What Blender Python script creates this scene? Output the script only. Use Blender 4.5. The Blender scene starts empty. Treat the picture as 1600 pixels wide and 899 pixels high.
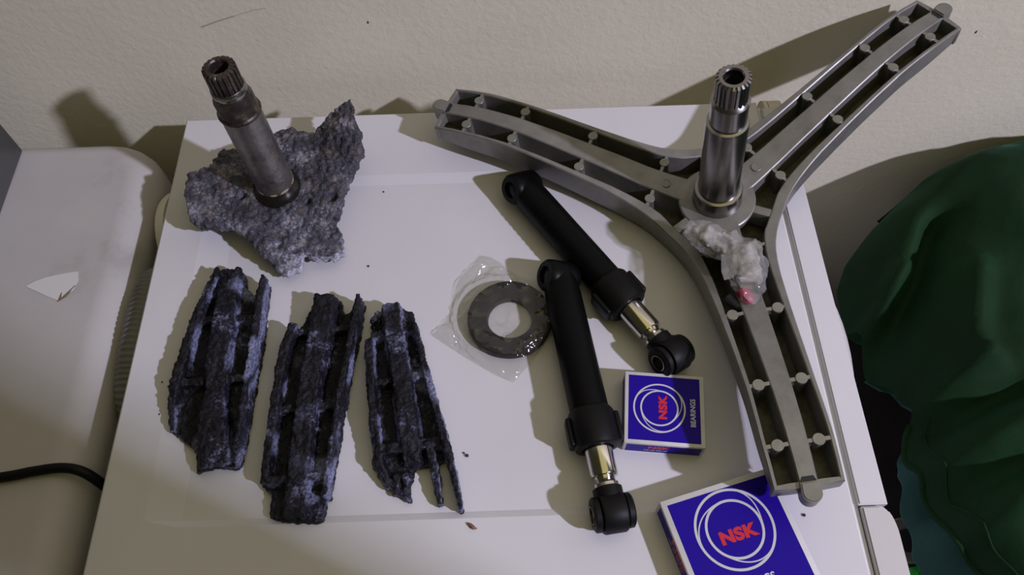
import bpy, bmesh, math, random
from mathutils import Vector, Matrix, noise, geometry
from math import sin, cos, pi, radians, sqrt, exp, hypot, atan2

random.seed(7)
SC = bpy.context.scene
COL = SC.collection

# ------------------------------------------------------------------ camera
# world: origin = back-left corner of the washing machine top, X right, Y to the wall, Z up (metres)
cd = bpy.data.cameras.new('camera')
cam = bpy.data.objects.new('camera', cd)
COL.objects.link(cam)
cd.sensor_fit = 'HORIZONTAL'
cd.sensor_width = 36.0
cd.lens = 36.0 * 1250.0 / 1600.0
cd.clip_start = 0.01
phi, roll, yaw = radians(60.0512), radians(-1.6045), radians(0.28226)
f_ = Vector((sin(yaw) * cos(phi), cos(yaw) * cos(phi), -sin(phi)))
r_ = Vector((cos(yaw), -sin(yaw), 0))
u_ = r_.cross(f_)
r2 = cos(roll) * r_ + sin(roll) * u_
u2 = -sin(roll) * r_ + cos(roll) * u_
cm = Matrix((r2, u2, -f_)).transposed().to_4x4()
cm.translation = Vector((0.32007, -0.55753, 0.6087))
cam.matrix_world = cm
SC.camera = cam

# ------------------------------------------------------------------ world, lights, exposure
w = bpy.data.worlds.new('room_air')
SC.world = w
w.use_nodes = True
bg = w.node_tree.nodes['Background']
bg.inputs[0].default_value = (1.0, 0.92, 0.52, 1)
bg.inputs[1].default_value = 0.04


def lamp(name, kind, loc, energy, colour, **kw):
    l = bpy.data.lights.new(name, kind)
    l.energy = energy
    l.color = colour
    for k, v in kw.items():
        setattr(l, k, v)
    o = bpy.data.objects.new(name, l)
    o.location = loc
    COL.objects.link(o)
    return o


# bare cool bulb high on the right (casts the sharp shadows)
lamp('cool_bulb', 'POINT', (2.487, -1.624, 2.039), 385.0, (0.78, 0.76, 1.0), shadow_soft_size=0.05)
# warm ceiling panel, soft
ceil = lamp('warm_ceiling_light', 'AREA', (0.75, -0.70, 1.75), 4.6, (1.0, 0.90, 0.42), shape='RECTANGLE', size=1.6, size_y=1.4)

SC.view_settings.view_transform = 'Standard'
SC.view_settings.look = 'None'
SC.view_settings.gamma = 1.0
SC.view_settings.exposure = 0.0
SC.view_settings.use_curve_mapping = False

# ------------------------------------------------------------------ materials


def nt(name):
    m = bpy.data.materials.new(name)
    m.use_nodes = True
    t = m.node_tree
    return m, t, t.nodes['Principled BSDF']


def node(t, kind, **kw):
    n = t.nodes.new(kind)
    for k, v in kw.items():
        setattr(n, k, v)
    return n


def ramp(t, fac, stops):
    r = node(t, 'ShaderNodeValToRGB')
    el = r.color_ramp.elements
    while len(el) < len(stops):
        el.new(0.5)
    for e, (p, c) in zip(el, stops):
        e.position = p
        e.color = tuple(c) + (1,) if len(c) == 3 else c
    t.links.new(fac, r.inputs[0])
    return r.outputs[0]


def tex(t, scale, detail=4, rough=0.55, coord='Object', kind='ShaderNodeTexNoise'):
    tc = node(t, 'ShaderNodeTexCoord')
    n = node(t, kind)
    n.inputs['Scale'].default_value = scale
    if kind == 'ShaderNodeTexNoise':
        n.inputs['Detail'].default_value = detail
        n.inputs['Roughness'].default_value = rough
    t.links.new(tc.outputs[coord], n.inputs['Vector'])
    return n.outputs[0]


def bump(t, b, fac, strength, dist):
    n = node(t, 'ShaderNodeBump')
    n.inputs['Strength'].default_value = strength
    n.inputs['Distance'].default_value = dist
    t.links.new(fac, n.inputs['Height'])
    t.links.new(n.outputs[0], b.inputs['Normal'])


def simple(name, c, rough=0.5, metal=0.0, var=0.0, scale=40, bs=0.0, bd=0.0005, bscale=300, spec=0.5):
    m, t, b = nt(name)
    b.inputs['Roughness'].default_value = rough
    b.inputs['Metallic'].default_value = metal
    b.inputs['Specular IOR Level'].default_value = spec
    if var > 0:
        lo = [x * (1 - var) for x in c]
        hi = [min(1, x * (1 + var)) for x in c]
        t.links.new(ramp(t, tex(t, scale), [(0.3, lo), (0.7, hi)]), b.inputs['Base Color'])
    else:
        b.inputs['Base Color'].default_value = (*c, 1)
    if bs > 0:
        bump(t, b, tex(t, bscale, 3), bs, bd)
    return m


M = {}
# cream plaster wall
m, t, b = nt('cream_plaster')
b.inputs['Roughness'].default_value = 0.85
b.inputs['Specular IOR Level'].default_value = 0.2
t.links.new(ramp(t, tex(t, 6, 6, 0.6), [(0.3, (0.68, 0.635, 0.49)), (0.7, (0.73, 0.69, 0.54))]), b.inputs['Base Color'])
bump(t, b, tex(t, 130, 5, 0.6), 0.35, 0.002)
M['wall'] = m
M['floor'] = simple('dark_floor', (0.035, 0.03, 0.028), 0.6, var=0.4, scale=8)
M['enamel'] = simple('white_enamel', (0.615, 0.605, 0.625), 0.38, var=0.03, scale=9, bs=0.04, bd=0.0003, bscale=500, spec=0.35)
M['fascia'] = simple('white_plastic', (0.56, 0.535, 0.53), 0.45, var=0.02, scale=10, spec=0.3)
M['cream_plastic'] = simple('cream_plastic', (0.72, 0.67, 0.57), 0.5)
m, t, b = nt('aged_white_paint')
b.inputs['Roughness'].default_value = 0.5
b.inputs['Specular IOR Level'].default_value = 0.3
t.links.new(ramp(t, tex(t, 11, 7, 0.65), [(0.28, (0.36, 0.34, 0.32)), (0.42, (0.45, 0.43, 0.42)), (0.7, (0.48, 0.46, 0.445))]), b.inputs['Base Color'])
bump(t, b, tex(t, 60, 4), 0.08, 0.002)
M['aged'] = m
M['patch'] = simple('bare_filler', (0.62, 0.61, 0.585), 0.8)
M['rust_line'] = simple('rusty_edge', (0.16, 0.11, 0.07), 0.8)
M['grey_box'] = simple('dark_grey_plastic', (0.07, 0.07, 0.066), 0.4, var=0.1, scale=20)
M['pale_grey'] = simple('pale_grey_plastic', (0.22, 0.23, 0.235), 0.4)
M['black'] = simple('black_paint', (0.0026, 0.0026, 0.0029), 0.4, spec=0.12, bs=0.05, bscale=200)
M['rubber'] = simple('black_rubber', (0.004, 0.004, 0.0043), 0.5, spec=0.2)
M['seal'] = simple('dark_seal_rubber', (0.012, 0.0105, 0.0115), 0.55, var=0.15, scale=60, spec=0.2)
M['hose'] = simple('grey_corrugated_plastic', (0.17, 0.165, 0.16), 0.5)
M['steel'] = simple('machined_steel', (0.31, 0.295, 0.285), 0.27, 1.0, var=0.08, scale=70)
M['chrome'] = simple('chrome_rod', (0.55, 0.52, 0.47), 0.16, 1.0)
M['bore'] = simple('dark_bore', (0.02, 0.02, 0.02), 0.6, 0.3)
# cast aluminium
m, t, b = nt('cast_aluminium')
b.inputs['Metallic'].default_value = 0.45
b.inputs['Roughness'].default_value = 0.42
t.links.new(ramp(t, tex(t, 55, 6, 0.65), [(0.25, (0.165, 0.157, 0.137)), (0.5, (0.222, 0.215, 0.197)), (0.8, (0.275, 0.267, 0.25))]), b.inputs['Base Color'])
bump(t, b, tex(t, 700, 3), 0.12, 0.0004)
M['alu'] = m
M['alu_boss'] = simple('aluminium_pin_mark', (0.27, 0.265, 0.235), 0.5, 0.7, var=0.1, scale=200)
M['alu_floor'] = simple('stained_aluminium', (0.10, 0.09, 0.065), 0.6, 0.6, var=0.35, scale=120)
# corroded cast metal


def corroded(name, dark, mid, pale, lo, hi, spk, stain=None):
    m, t, b = nt(name)
    b.inputs['Roughness'].default_value = 0.5
    b.inputs['Metallic'].default_value = 0.1
    b.inputs['Specular IOR Level'].default_value = 0.3
    n1 = tex(t, 38, 5, 0.62)
    n2 = tex(t, 420, 4, 0.6)
    add = node(t, 'ShaderNodeMath', operation='MULTIPLY_ADD')
    t.links.new(n2, add.inputs[0])
    add.inputs[1].default_value = 0.45
    t.links.new(n1, add.inputs[2])
    base = ramp(t, add.outputs[0], [(lo, dark), ((lo + hi) / 2, mid), (hi, pale)])
    v = tex(t, 600, kind='ShaderNodeTexVoronoi')
    s = ramp(t, v, [(0.0, (1, 1, 1)), (spk, (0, 0, 0))])
    mix = node(t, 'ShaderNodeMix', data_type='RGBA')
    t.links.new(s, mix.inputs[0])
    t.links.new(base, mix.inputs[6])
    mix.inputs[7].default_value = (*pale, 1)
    if stain:
        n3 = tex(t, 75, 3, 0.5)
        mx3 = node(t, 'ShaderNodeMix', data_type='RGBA')
        t.links.new(ramp(t, n3, [(0.52, (0, 0, 0)), (0.72, (0.55, 0.55, 0.55))]), mx3.inputs[0])
        t.links.new(mix.outputs[2], mx3.inputs[6])
        mx3.inputs[7].default_value = (*stain, 1)
        mix = mx3
    at = node(t, 'ShaderNodeAttribute')
    at.attribute_name = 'oxide'
    mo = node(t, 'ShaderNodeMath', operation='MULTIPLY')
    t.links.new(at.outputs['Fac'], mo.inputs[0])
    t.links.new(ramp(t, n2, [(0.3, (0.15, 0.15, 0.15)), (0.6, (1, 1, 1))]), mo.inputs[1])
    mx2 = node(t, 'ShaderNodeMix', data_type='RGBA')
    t.links.new(mo.outputs[0], mx2.inputs[0])
    t.links.new(mix.outputs[2], mx2.inputs[6])
    mx2.inputs[7].default_value = (*[min(1, x * 1.25) for x in pale], 1)
    t.links.new(mx2.outputs[2], b.inputs['Base Color'])
    bump(t, b, n2, 0.7, 0.002)
    return m


M['corroded'] = corroded('corroded_dark_casting', (0.004, 0.0036, 0.0055), (0.013, 0.012, 0.022), (0.21, 0.225, 0.37), 0.66, 1.02, 0.11)
M['corroded_grey'] = corroded('corroded_grey_casting', (0.022, 0.021, 0.028), (0.075, 0.073, 0.095), (0.42, 0.42, 0.50), 0.56, 0.98, 0.22, (0.13, 0.105, 0.085))
# rusty shaft
m, t, b = nt('tarnished_steel')
b.inputs['Metallic'].default_value = 0.75
b.inputs['Roughness'].default_value = 0.35
t.links.new(ramp(t, tex(t, 45, 6, 0.7), [(0.3, (0.06, 0.045, 0.04)), (0.5, (0.19, 0.175, 0.165)), (0.75, (0.27, 0.255, 0.245))]), b.inputs['Base Color'])
bump(t, b, tex(t, 300, 4), 0.4, 0.001)
M['tarnish'] = m
m, t, b = nt('greasy_rust')
b.inputs['Metallic'].default_value = 0.3
b.inputs['Roughness'].default_value = 0.36
t.links.new(ramp(t, tex(t, 90, 5, 0.7), [(0.3, (0.012, 0.009, 0.008)), (0.55, (0.045, 0.032, 0.026)), (0.8, (0.20, 0.16, 0.12))]), b.inputs['Base Color'])
bump(t, b, tex(t, 350, 4), 0.5, 0.001)
M['rust'] = m
M['grease'] = simple('black_grease', (0.010, 0.008, 0.007), 0.25, 0.0, spec=0.6)
M['ochre'] = simple('dried_sealant', (0.30, 0.25, 0.15), 0.5)
# printed card
M['card'] = simple('white_card', (0.60, 0.59, 0.58), 0.5, var=0.06, scale=60)
M['card_edge'] = simple('worn_card', (0.33, 0.31, 0.28), 0.7, var=0.2, scale=90)
M['blue'] = simple('blue_print', (0.014, 0.002, 0.26), 0.45, spec=0.12)
M['white_ink'] = simple('white_ink', (0.55, 0.55, 0.57), 0.4)
M['red_ink'] = simple('red_ink', (0.55, 0.006, 0.022), 0.4)
# velvet
m, t, b = nt('green_velvet')
b.inputs['Roughness'].default_value = 0.75
b.inputs['Specular IOR Level'].default_value = 0.15
t.links.new(ramp(t, tex(t, 9, 5), [(0.3, (0.004, 0.018, 0.005)), (0.7, (0.007, 0.034, 0.009))]), b.inputs['Base Color'])
b.inputs['Sheen Weight'].default_value = 0.28
b.inputs['Sheen Roughness'].default_value = 0.35
b.inputs['Sheen Tint'].default_value = (0.12, 0.42, 0.33, 1)
bump(t, b, tex(t, 40, 4), 0.25, 0.006)
M['velvet'] = m
m, t, b = nt('teal_velvet')
b.inputs['Roughness'].default_value = 0.75
b.inputs['Specular IOR Level'].default_value = 0.15
b.inputs['Base Color'].default_value = (0.012, 0.045, 0.036, 1)
b.inputs['Sheen Weight'].default_value = 0.6
b.inputs['Sheen Tint'].default_value = (0.3, 0.6, 0.6, 1)
bump(t, b, tex(t, 35, 4), 0.25, 0.006)
M['teal'] = m


def film(name, alpha, tint, rough, refl=0.05):
    m = bpy.data.materials.new(name)
    m.use_nodes = True
    t = m.node_tree
    t.nodes.clear()
    out = node(t, 'ShaderNodeOutputMaterial')
    tr = node(t, 'ShaderNodeBsdfTransparent')
    tr.inputs[0].default_value = (0.97, 0.97, 0.96, 1)
    di = node(t, 'ShaderNodeBsdfDiffuse')
    di.inputs[0].default_value = (*tint, 1)
    gl = node(t, 'ShaderNodeBsdfGlossy')
    gl.inputs['Roughness'].default_value = rough
    gl.inputs[0].default_value = (1, 1, 1, 1)
    m1 = node(t, 'ShaderNodeMixShader')
    m1.inputs[0].default_value = alpha
    t.links.new(tr.outputs[0], m1.inputs[1])
    t.links.new(di.outputs[0], m1.inputs[2])
    m2 = node(t, 'ShaderNodeMixShader')
    lw = node(t, 'ShaderNodeLayerWeight')
    lw.inputs[0].default_value = 0.5
    pw = node(t, 'ShaderNodeMath', operation='POWER')
    t.links.new(lw.outputs['Facing'], pw.inputs[0])
    pw.inputs[1].default_value = 4.0
    fr = node(t, 'ShaderNodeMath', operation='MULTIPLY_ADD')
    t.links.new(pw.outputs[0], fr.inputs[0])
    fr.inputs[1].default_value = 0.6
    fr.inputs[2].default_value = refl
    t.links.new(fr.outputs[0], m2.inputs[0])
    t.links.new(m1.outputs[0], m2.inputs[1])
    t.links.new(gl.outputs[0], m2.inputs[2])
    t.links.new(m2.outputs[0], out.inputs[0])
    return m


M['film'] = film('clear_film', 0.025, (0.56, 0.54, 0.49), 0.07, 0.04)
M['haze'] = film('hazy_film', 0.14, (0.58, 0.56, 0.52), 0.15, 0.03)
M['bagfilm'] = film('cloudy_film', 0.20, (0.62, 0.60, 0.60), 0.10)
M['powder'] = simple('white_packing', (0.33, 0.31, 0.295), 0.7, var=0.55, scale=120)
M['magenta'] = simple('magenta_plastic', (0.40, 0.012, 0.07), 0.4)
M['green'] = simple('green_plastic', (0.012, 0.30, 0.03), 0.25)
M['tin'] = simple('tin_metal', (0.62, 0.56, 0.47), 0.3, 0.7)
M['brown'] = simple('brown_flake', (0.20, 0.10, 0.06), 0.8)
M['speck'] = simple('dark_speck', (0.03, 0.025, 0.03), 0.8)
M['scuff'] = simple('grey_scuff', (0.38, 0.35, 0.31), 0.9)
M['wood'] = simple('dark_wood', (0.018, 0.014, 0.012), 0.6, var=0.3, scale=15)

# ------------------------------------------------------------------ helpers


def link(name, bm, mat, parent=None, smooth=False, angle=None):
    me = bpy.data.meshes.new(name)
    bmesh.ops.recalc_face_normals(bm, faces=bm.faces)
    bm.to_mesh(me)
    bm.free()
    if isinstance(mat, (list, tuple)):
        for q in mat:
            me.materials.append(q)
    else:
        me.materials.append(mat)
    if smooth:
        me.polygons.foreach_set('use_smooth', [True] * len(me.polygons))
        if angle:
            me.set_sharp_from_angle(angle=radians(angle))
    o = bpy.data.objects.new(name, me)
    COL.objects.link(o)
    if parent is not None:
        o.parent = parent
    return o


def tag(o, label, cat, group=None):
    o['label'] = label
    o['category'] = cat
    if group:
        o['group'] = group
    return o


def thing(name, label, cat, loc=(0, 0, 0), rz=0.0, group=None, mat=None):
    o = bpy.data.objects.new(name, None)
    COL.objects.link(o)
    o.empty_display_size = 0.02
    if mat is not None:
        o.matrix_world = mat
    else:
        o.location = loc
        o.rotation_euler = (0, 0, rz)
    return tag(o, label, cat, group)


def box(bm, x0, x1, y0, y1, z0, z1, bev=0.0, seg=2):
    r = bmesh.ops.create_cube(bm, size=1.0)
    vs = r['verts']
    for v in vs:
        v.co = Vector(((x0 + x1) / 2 + v.co.x * (x1 - x0), (y0 + y1) / 2 + v.co.y * (y1 - y0), (z0 + z1) / 2 + v.co.z * (z1 - z0)))
    if bev > 0:
        es = list({e for v in vs for e in v.link_edges})
        bmesh.ops.bevel(bm, geom=es, offset=bev, segments=seg, affect='EDGES', profile=0.5)


def prism(bm, pts, z0, z1):
    """closed prism from an outline; z0, z1 numbers or per-point lists"""
    n = len(pts)
    a = [bm.verts.new((p[0], p[1], z0[i] if isinstance(z0, (list, tuple)) else z0)) for i, p in enumerate(pts)]
    c = [bm.verts.new((p[0], p[1], z1[i] if isinstance(z1, (list, tuple)) else z1)) for i, p in enumerate(pts)]
    bm.faces.new(a[::-1])
    bm.faces.new(c)
    for i in range(n):
        j = (i + 1) % n
        bm.faces.new((a[i], a[j], c[j], c[i]))


def lathe(bm, prof, seg=48, mat=None, close=True):
    """profile [(r, z)] about z; open ends capped if r>0"""
    rings = []
    for r, z in prof:
        if r < 1e-7:
            rings.append([bm.verts.new((0, 0, z))])
        else:
            rings.append([bm.verts.new((r * cos(2 * pi * k / seg), r * sin(2 * pi * k / seg), z)) for k in range(seg)])
    allv = [v for q in rings for v in q]
    for A, B in zip(rings[:-1], rings[1:]):
        for k in range(seg):
            l = (k + 1) % seg
            if len(A) == 1 and len(B) == 1:
                continue
            if len(A) == 1:
                bm.faces.new((A[0], B[k], B[l]))
            elif len(B) == 1:
                bm.faces.new((A[k], B[0], A[l]))
            else:
                bm.faces.new((A[k], A[l], B[l], B[k]))
    if close:
        for R in (rings[0], rings[-1]):
            if len(R) > 1:
                bm.faces.new(R)
    if mat is not None:
        for v in allv:
            v.co = mat @ v.co
    return allv


def tube(bm, path, rad, seg=12, cap=True):
    """tube along a path; rad number or list"""
    path = [Vector(p) for p in path]
    n = len(path)
    rings = []
    up = Vector((0, 0, 1))
    for i, p in enumerate(path):
        t = (path[min(i + 1, n - 1)] - path[max(i - 1, 0)]).normalized()
        s = t.cross(up)
        if s.length < 1e-4:
            s = t.cross(Vector((1, 0, 0)))
        s.normalize()
        q = s.cross(t).normalized()
        r = rad[i] if isinstance(rad, (list, tuple)) else rad
        rings.append([bm.verts.new(p + s * (r * cos(2 * pi * k / seg)) + q * (r * sin(2 * pi * k / seg))) for k in range(seg)])
    for A, B in zip(rings[:-1], rings[1:]):
        for k in range(seg):
            l = (k + 1) % seg
            bm.faces.new((A[k], A[l], B[l], B[k]))
    if cap:
        bm.faces.new(rings[0])
        bm.faces.new(rings[-1])


def bez(pts, n=8):
    """Catmull-Rom through points"""
    P = [Vector(p) for p in pts]
    P = [2 * P[0] - P[1]] + P + [2 * P[-1] - P[-2]]
    out = []
    for i in range(1, len(P) - 2):
        for k in range(n):
            t = k / n
            a, b_, c, d = P[i - 1], P[i], P[i + 1], P[i + 2]
            out.append(0.5 * ((2 * b_) + (c - a) * t + (2 * a - 5 * b_ + 4 * c - d) * t * t + (3 * b_ - a - 3 * c + d) * t ** 3))
    out.append(P[-2])
    return out


def interp(x, X, Y):
    if x <= X[0]:
        return Y[0]
    for i in range(1, len(X)):
        if x <= X[i]:
            k = (x - X[i - 1]) / (X[i] - X[i - 1])
            return Y[i - 1] + k * (Y[i] - Y[i - 1])
    return Y[-1]


def sstep(a, b_, x):
    t_ = min(1, max(0, (x - a) / (b_ - a)))
    return t_ * t_ * (3 - 2 * t_)


def remesh(bm, voxel):
    """union of overlapping solids as one skin"""
    me = bpy.data.meshes.new('tmp')
    bmesh.ops.recalc_face_normals(bm, faces=bm.faces)
    bm.to_mesh(me)
    bm.free()
    o = bpy.data.objects.new('tmp', me)
    COL.objects.link(o)
    md = o.modifiers.new('r', 'REMESH')
    md.mode = 'VOXEL'
    md.voxel_size = voxel
    dg = bpy.context.evaluated_depsgraph_get()
    out = bpy.data.meshes.new_from_object(o.evaluated_get(dg))
    bpy.data.objects.remove(o)
    bpy.data.meshes.remove(me)
    r = bmesh.new()
    r.from_mesh(out)
    bpy.data.meshes.remove(out)
    return r


def corrode(bm, amp, seed=0.0, fine=0.5, zmin=None, cell=260, peb=0.5):
    """eat a solid surface away with layered noise (no shading painted in, only relief)"""
    bm.normal_update()
    off = Vector((seed, seed * 1.7, seed * 0.3))
    mv = []
    for v in bm.verts:
        p = v.co
        d = noise.noise((p + off) * 70) * 0.8 + noise.noise((p + off) * 190) * 0.75 * fine * 2 + noise.noise((p + off) * 430) * 0.45 * fine * 2
        f1 = noise.voronoi(p * cell + off)[0]
        d += peb * (0.55 - f1[0]) * 2.2
        mv.append(v.normal * (amp * d))
    for v, q in zip(bm.verts, mv):
        v.co += q
        if zmin is not None and v.co.z < zmin:
            v.co.z = zmin


def oxide(bm, seed, z0_, z1_, top):
    """white oxide crust: sits on the side walls of the pockets and in a few patches"""
    bm.normal_update()
    lay = bm.verts.layers.float.new('oxide')
    off = Vector((seed * 3.1, seed, 0))
    for v in bm.verts:
        side = sstep(.25, .75, 1 - abs(v.normal.z)) * sstep(z0_, z0_ + .004, v.co.z) * (1 - sstep(z1_ - .003, z1_ + .003, v.co.z))
        a = side * sstep(-.05, .3, noise.noise((v.co + off) * 38))
        c = sstep(.34, .6, noise.noise((v.co + off) * 26)) * top * sstep(z0_, z0_ + .004, v.co.z)
        v[lay] = min(1, max(a, c * .8))
    return bm


def text_mesh(name, body, size, bold, mat, parent, loc, rot=0.0, sx=1.0, matrix=None):
    cu = bpy.data.curves.new('t', 'FONT')
    cu.body = body
    cu.size = size
    cu.offset = bold * size
    cu.align_x = 'CENTER'
    cu.align_y = 'CENTER'
    cu.extrude = 0.00004
    cu.space_character = 1.0 + bold * 1.2
    o = bpy.data.objects.new('t', cu)
    COL.objects.link(o)
    dg = bpy.context.evaluated_depsgraph_get()
    me = bpy.data.meshes.new_from_object(o.evaluated_get(dg))
    bpy.data.objects.remove(o)
    bpy.data.curves.remove(cu)
    me.name = name
    mt = matrix if matrix is not None else Matrix.Translation(loc) @ Matrix.Rotation(rot, 4, 'Z')
    me.transform(mt @ Matrix.Diagonal((sx, 1, 1, 1)))
    me.materials.clear()
    me.materials.append(mat)
    ob = bpy.data.objects.new(name, me)
    COL.objects.link(ob)
    ob.parent = parent
    return ob


# ------------------------------------------------------------------ the setting
YW = 0.039
FLOOR = -0.86
bm = bmesh.new()
box(bm, -2.2, 3.4, YW, YW + 0.12, FLOOR, 2.4)
wall = link('wall_back', bm, M['wall'])
wall['kind'] = 'structure'
bm = bmesh.new()
box(bm, -2.2, 3.4, -3.2, YW, FLOOR - 0.1, FLOOR)
fl = link('floor', bm, M['floor'])
fl['kind'] = 'structure'
# scuffs and specks on the plaster
bm = bmesh.new()
for path, wd in (([(0.038, 0.0833), (0.055, 0.0895), (0.0718, 0.0948)], 0.0007), ([(0.0718, 0.0948), (0.09, 0.1005), (0.104, 0.1032)], 0.0003)):
    up_ = [bm.verts.new((x, YW - 0.0004, z + wd)) for x, z in path]
    lo_ = [bm.verts.new((x, YW - 0.0004, z - wd)) for x, z in path]
    for i in range(len(path) - 1):
        bm.faces.new((lo_[i], lo_[i + 1], up_[i + 1], up_[i]))
link('scuff_mark', bm, M['scuff'], wall)
for x, z, r in ((0.1944, 0.0824, 0.0013), (0.7857, 0.0467, 0.0016)):
    bm = bmesh.new()
    lathe(bm, [(0.0, 0), (r, 0), (r * 0.6, 0.0006), (0, 0.0008)], 10, Matrix.Translation((x, YW, z)) @ Matrix.Rotation(pi / 2, 4, 'X') @ Matrix.Diagonal((0.6, 1.3, 1, 1)))
    link('wall_speck', bm, M['speck'], wall)
# added blocker slab, out of view; its edge shades the lower left corner
dr = Matrix.Translation((0.80, -0.838, FLOOR)) @ Matrix.Rotation(radians(-27.0), 4, 'Z')
bm = bmesh.new()
box(bm, 0.0, 0.50, 0.0, 0.085, 0.0, 2.05, 0.003)
shade_blocker = link('shade_blocker_1', bm, M['fascia'])
shade_blocker.matrix_world = dr
shade_blocker['kind'] = 'structure'
bm = bmesh.new()
tube(bm, [(0.07, 0.085, 1.0), (0.07, 0.125, 1.0), (0.10, 0.13, 1.0), (0.19, 0.13, 1.0)], 0.009)
link('blocker_handle', bm, M['steel'], shade_blocker, True, 40)

# ------------------------------------------------------------------ washing machine
wm = thing('washing_machine', 'white washing machine with a recessed flat lid carrying the old and new drum parts', 'washing machine', (0, 0, 0))
REC = -0.003
bm = bmesh.new()
box(bm, 0.004, 0.596, -0.60, -0.004, FLOOR, -0.028, 0.004)
body = link('cabinet_body', bm, M['enamel'], wm, True, 35)
# lid: grid with a shallow pressed tray
xs = [0.0, 0.0015, 0.020, 0.0377, 0.0655, 0.2, 0.35, 0.503, 0.516, 0.545, 0.5725, 0.574]
ys = [0.0, -0.0015, -0.04, -0.0773, -0.0882, -0.2, -0.32, -0.4005, -0.4062, -0.44, -0.50, -0.56, -0.598, -0.60]


def lid_z(x, y):
    a = min(sstep(0.0377, 0.0655, x) if x < 0.3 else 1 - sstep(0.503, 0.516, x), 1)
    c = min(sstep(-0.0773, -0.0882, y) if y > -0.2 else 1 - sstep(-0.4005, -0.4062, y), 1)
    z = REC * min(a, c)
    if x < 0.001 or x > 0.5735 or y > -0.001 or y < -0.599:
        z -= 0.0012
    return z


bm = bmesh.new()
g = [[bm.verts.new((x, y, lid_z(x, y))) for x in xs] for y in ys]
for j in range(len(ys) - 1):
    for i in range(len(xs) - 1):
        bm.faces.new((g[j][i], g[j + 1][i], g[j + 1][i + 1], g[j][i + 1]))
ring = [g[0][i] for i in range(len(xs))] + [g[j][-1] for j in range(1, len(ys))] + [g[-1][i] for i in range(len(xs) - 2, -1, -1)] + [g[j][0] for j in range(len(ys) - 2, 0, -1)]
low = [bm.verts.new((v.co.x, v.co.y, -0.03)) for v in ring]
for i in range(len(ring)):
    j = (i + 1) % len(ring)
    bm.faces.new((ring[i], ring[j], low[j], low[i]))
bm.faces.new(low)
link('lid_panel', bm, M['enamel'], wm, False)
# side strip right of the groove, with rounded rear end


def strip_outline(x0, x1, y0, y1, r, corners):
    pts = []
    for (cx, cy, a0), on in zip(((x1 - r, y1 - r, 0), (x0 + r, y1 - r, 90), (x0 + r, y0 + r, 180), (x1 - r, y0 + r, 270)), corners):
        if on:
            for k in range(7):
                a = radians(a0 + 15 * k)
                pts.append((cx + r * cos(a), cy + r * sin(a)))
        else:
            pts.append({0: (x1, y1), 90: (x0, y1), 180: (x0, y0), 270: (x1, y0)}[a0])
    return pts


bm = bmesh.new()
prism(bm, strip_outline(0.5782, 0.600, -0.4058, -0.008, 0.010, (1, 0, 0, 0)), -0.03, 0.0)
bmesh.ops.bevel(bm, geom=[e for e in bm.edges if all(v.co.z > -0.001 for v in e.verts)], offset=0.001, segments=2, affect='EDGES')
link('side_strip', bm, M['enamel'], wm, True, 35)
bm = bmesh.new()
prism(bm, strip_outline(0.5738, 0.5785, -0.60, -0.004, 0.001, (0, 0, 0, 0)), -0.03, -0.0045)
link('groove_bottom', bm, M['enamel'], wm)
bm = bmesh.new()
prism(bm, [(0.5795, -0.60), (0.6025, -0.60)] + [(0.5935 + .0090 * cos(radians(a)), -0.4285 + .0213 * sin(radians(a))) for a in range(0, 91, 10)] + [(0.5795, -0.4072)], -0.06, 0.0005)
bmesh.ops.bevel(bm, geom=[e for e in bm.edges if all(v.co.z > -0.001 for v in e.verts)], offset=0.0012, segments=2, affect='EDGES')
link('control_panel_end', bm, M['fascia'], wm, True, 35)
# rounded rear fitting of the strip
bm = bmesh.new()
tube(bm, [(0.582, -0.004, -0.018), (0.586, -0.004, -0.018)], 0.016, 20)
tube(bm, [(0.5868, -0.004, -0.018), (0.600, -0.004, -0.018)], 0.0158, 20)
link('rear_end_cap', bm, M['cream_plastic'], wm, True, 40)
bm = bmesh.new()
tube(bm, [(0.5858, -0.004, -0.018), (0.587, -0.004, -0.018)], 0.0154, 20)
link('cap_seam', bm, M['rust_line'], wm, True, 40)
# pressed bulge in the right side panel
bm = bmesh.new()
bmesh.ops.create_uvsphere(bm, u_segments=32, v_segments=20, radius=1.0, matrix=Matrix.Translation((0.596, -0.245, -0.075)) @ Matrix.Diagonal((0.034, 0.095, 0.05, 1)))
link('side_bulge', bm, M['fascia'], wm, True)

# ------------------------------------------------------------------ left appliance
ap = thing('kitchen_appliance', 'cream white appliance with a rounded top, left of the washing machine', 'appliance', (-0.36, -0.3, FLOOR))
bm = bmesh.new()
x0, x1, y0, y1, z0, z1, rr = -0.72, -0.0300, -0.62, 0.002, FLOOR, -0.022, 0.030
lev = [(0.0, z0), (0.0, z1 - rr)] + [(rr * (1 - cos(a)), z1 - rr + rr * sin(a)) for a in [radians(12 * k) for k in range(1, 8)]] + [(rr * 1.02, z1 - 0.0002)]
rings = []
for ins, z in lev:
    o_ = strip_outline(x0 + ins, x1 - ins, y0 + ins, y1 - ins * 0.75, max(0.055 - ins * 0.6, 0.012), (1, 1, 1, 1))
    rings.append([bm.verts.new((p[0], p[1], z)) for p in o_])
for A_, B_ in zip(rings[:-1], rings[1:]):
    for k in range(len(A_)):
        l = (k + 1) % len(A_)
        bm.faces.new((A_[k], A_[l], B_[l], B_[k]))
bm.faces.new(rings[0][::-1])
bm.faces.new(rings[-1])
for v in bm.verts:
    v.co -= Vector((-0.36, -0.3, FLOOR))
link('appliance_shell', bm, M['aged'], ap, True, 50)
bm = bmesh.new()
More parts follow.
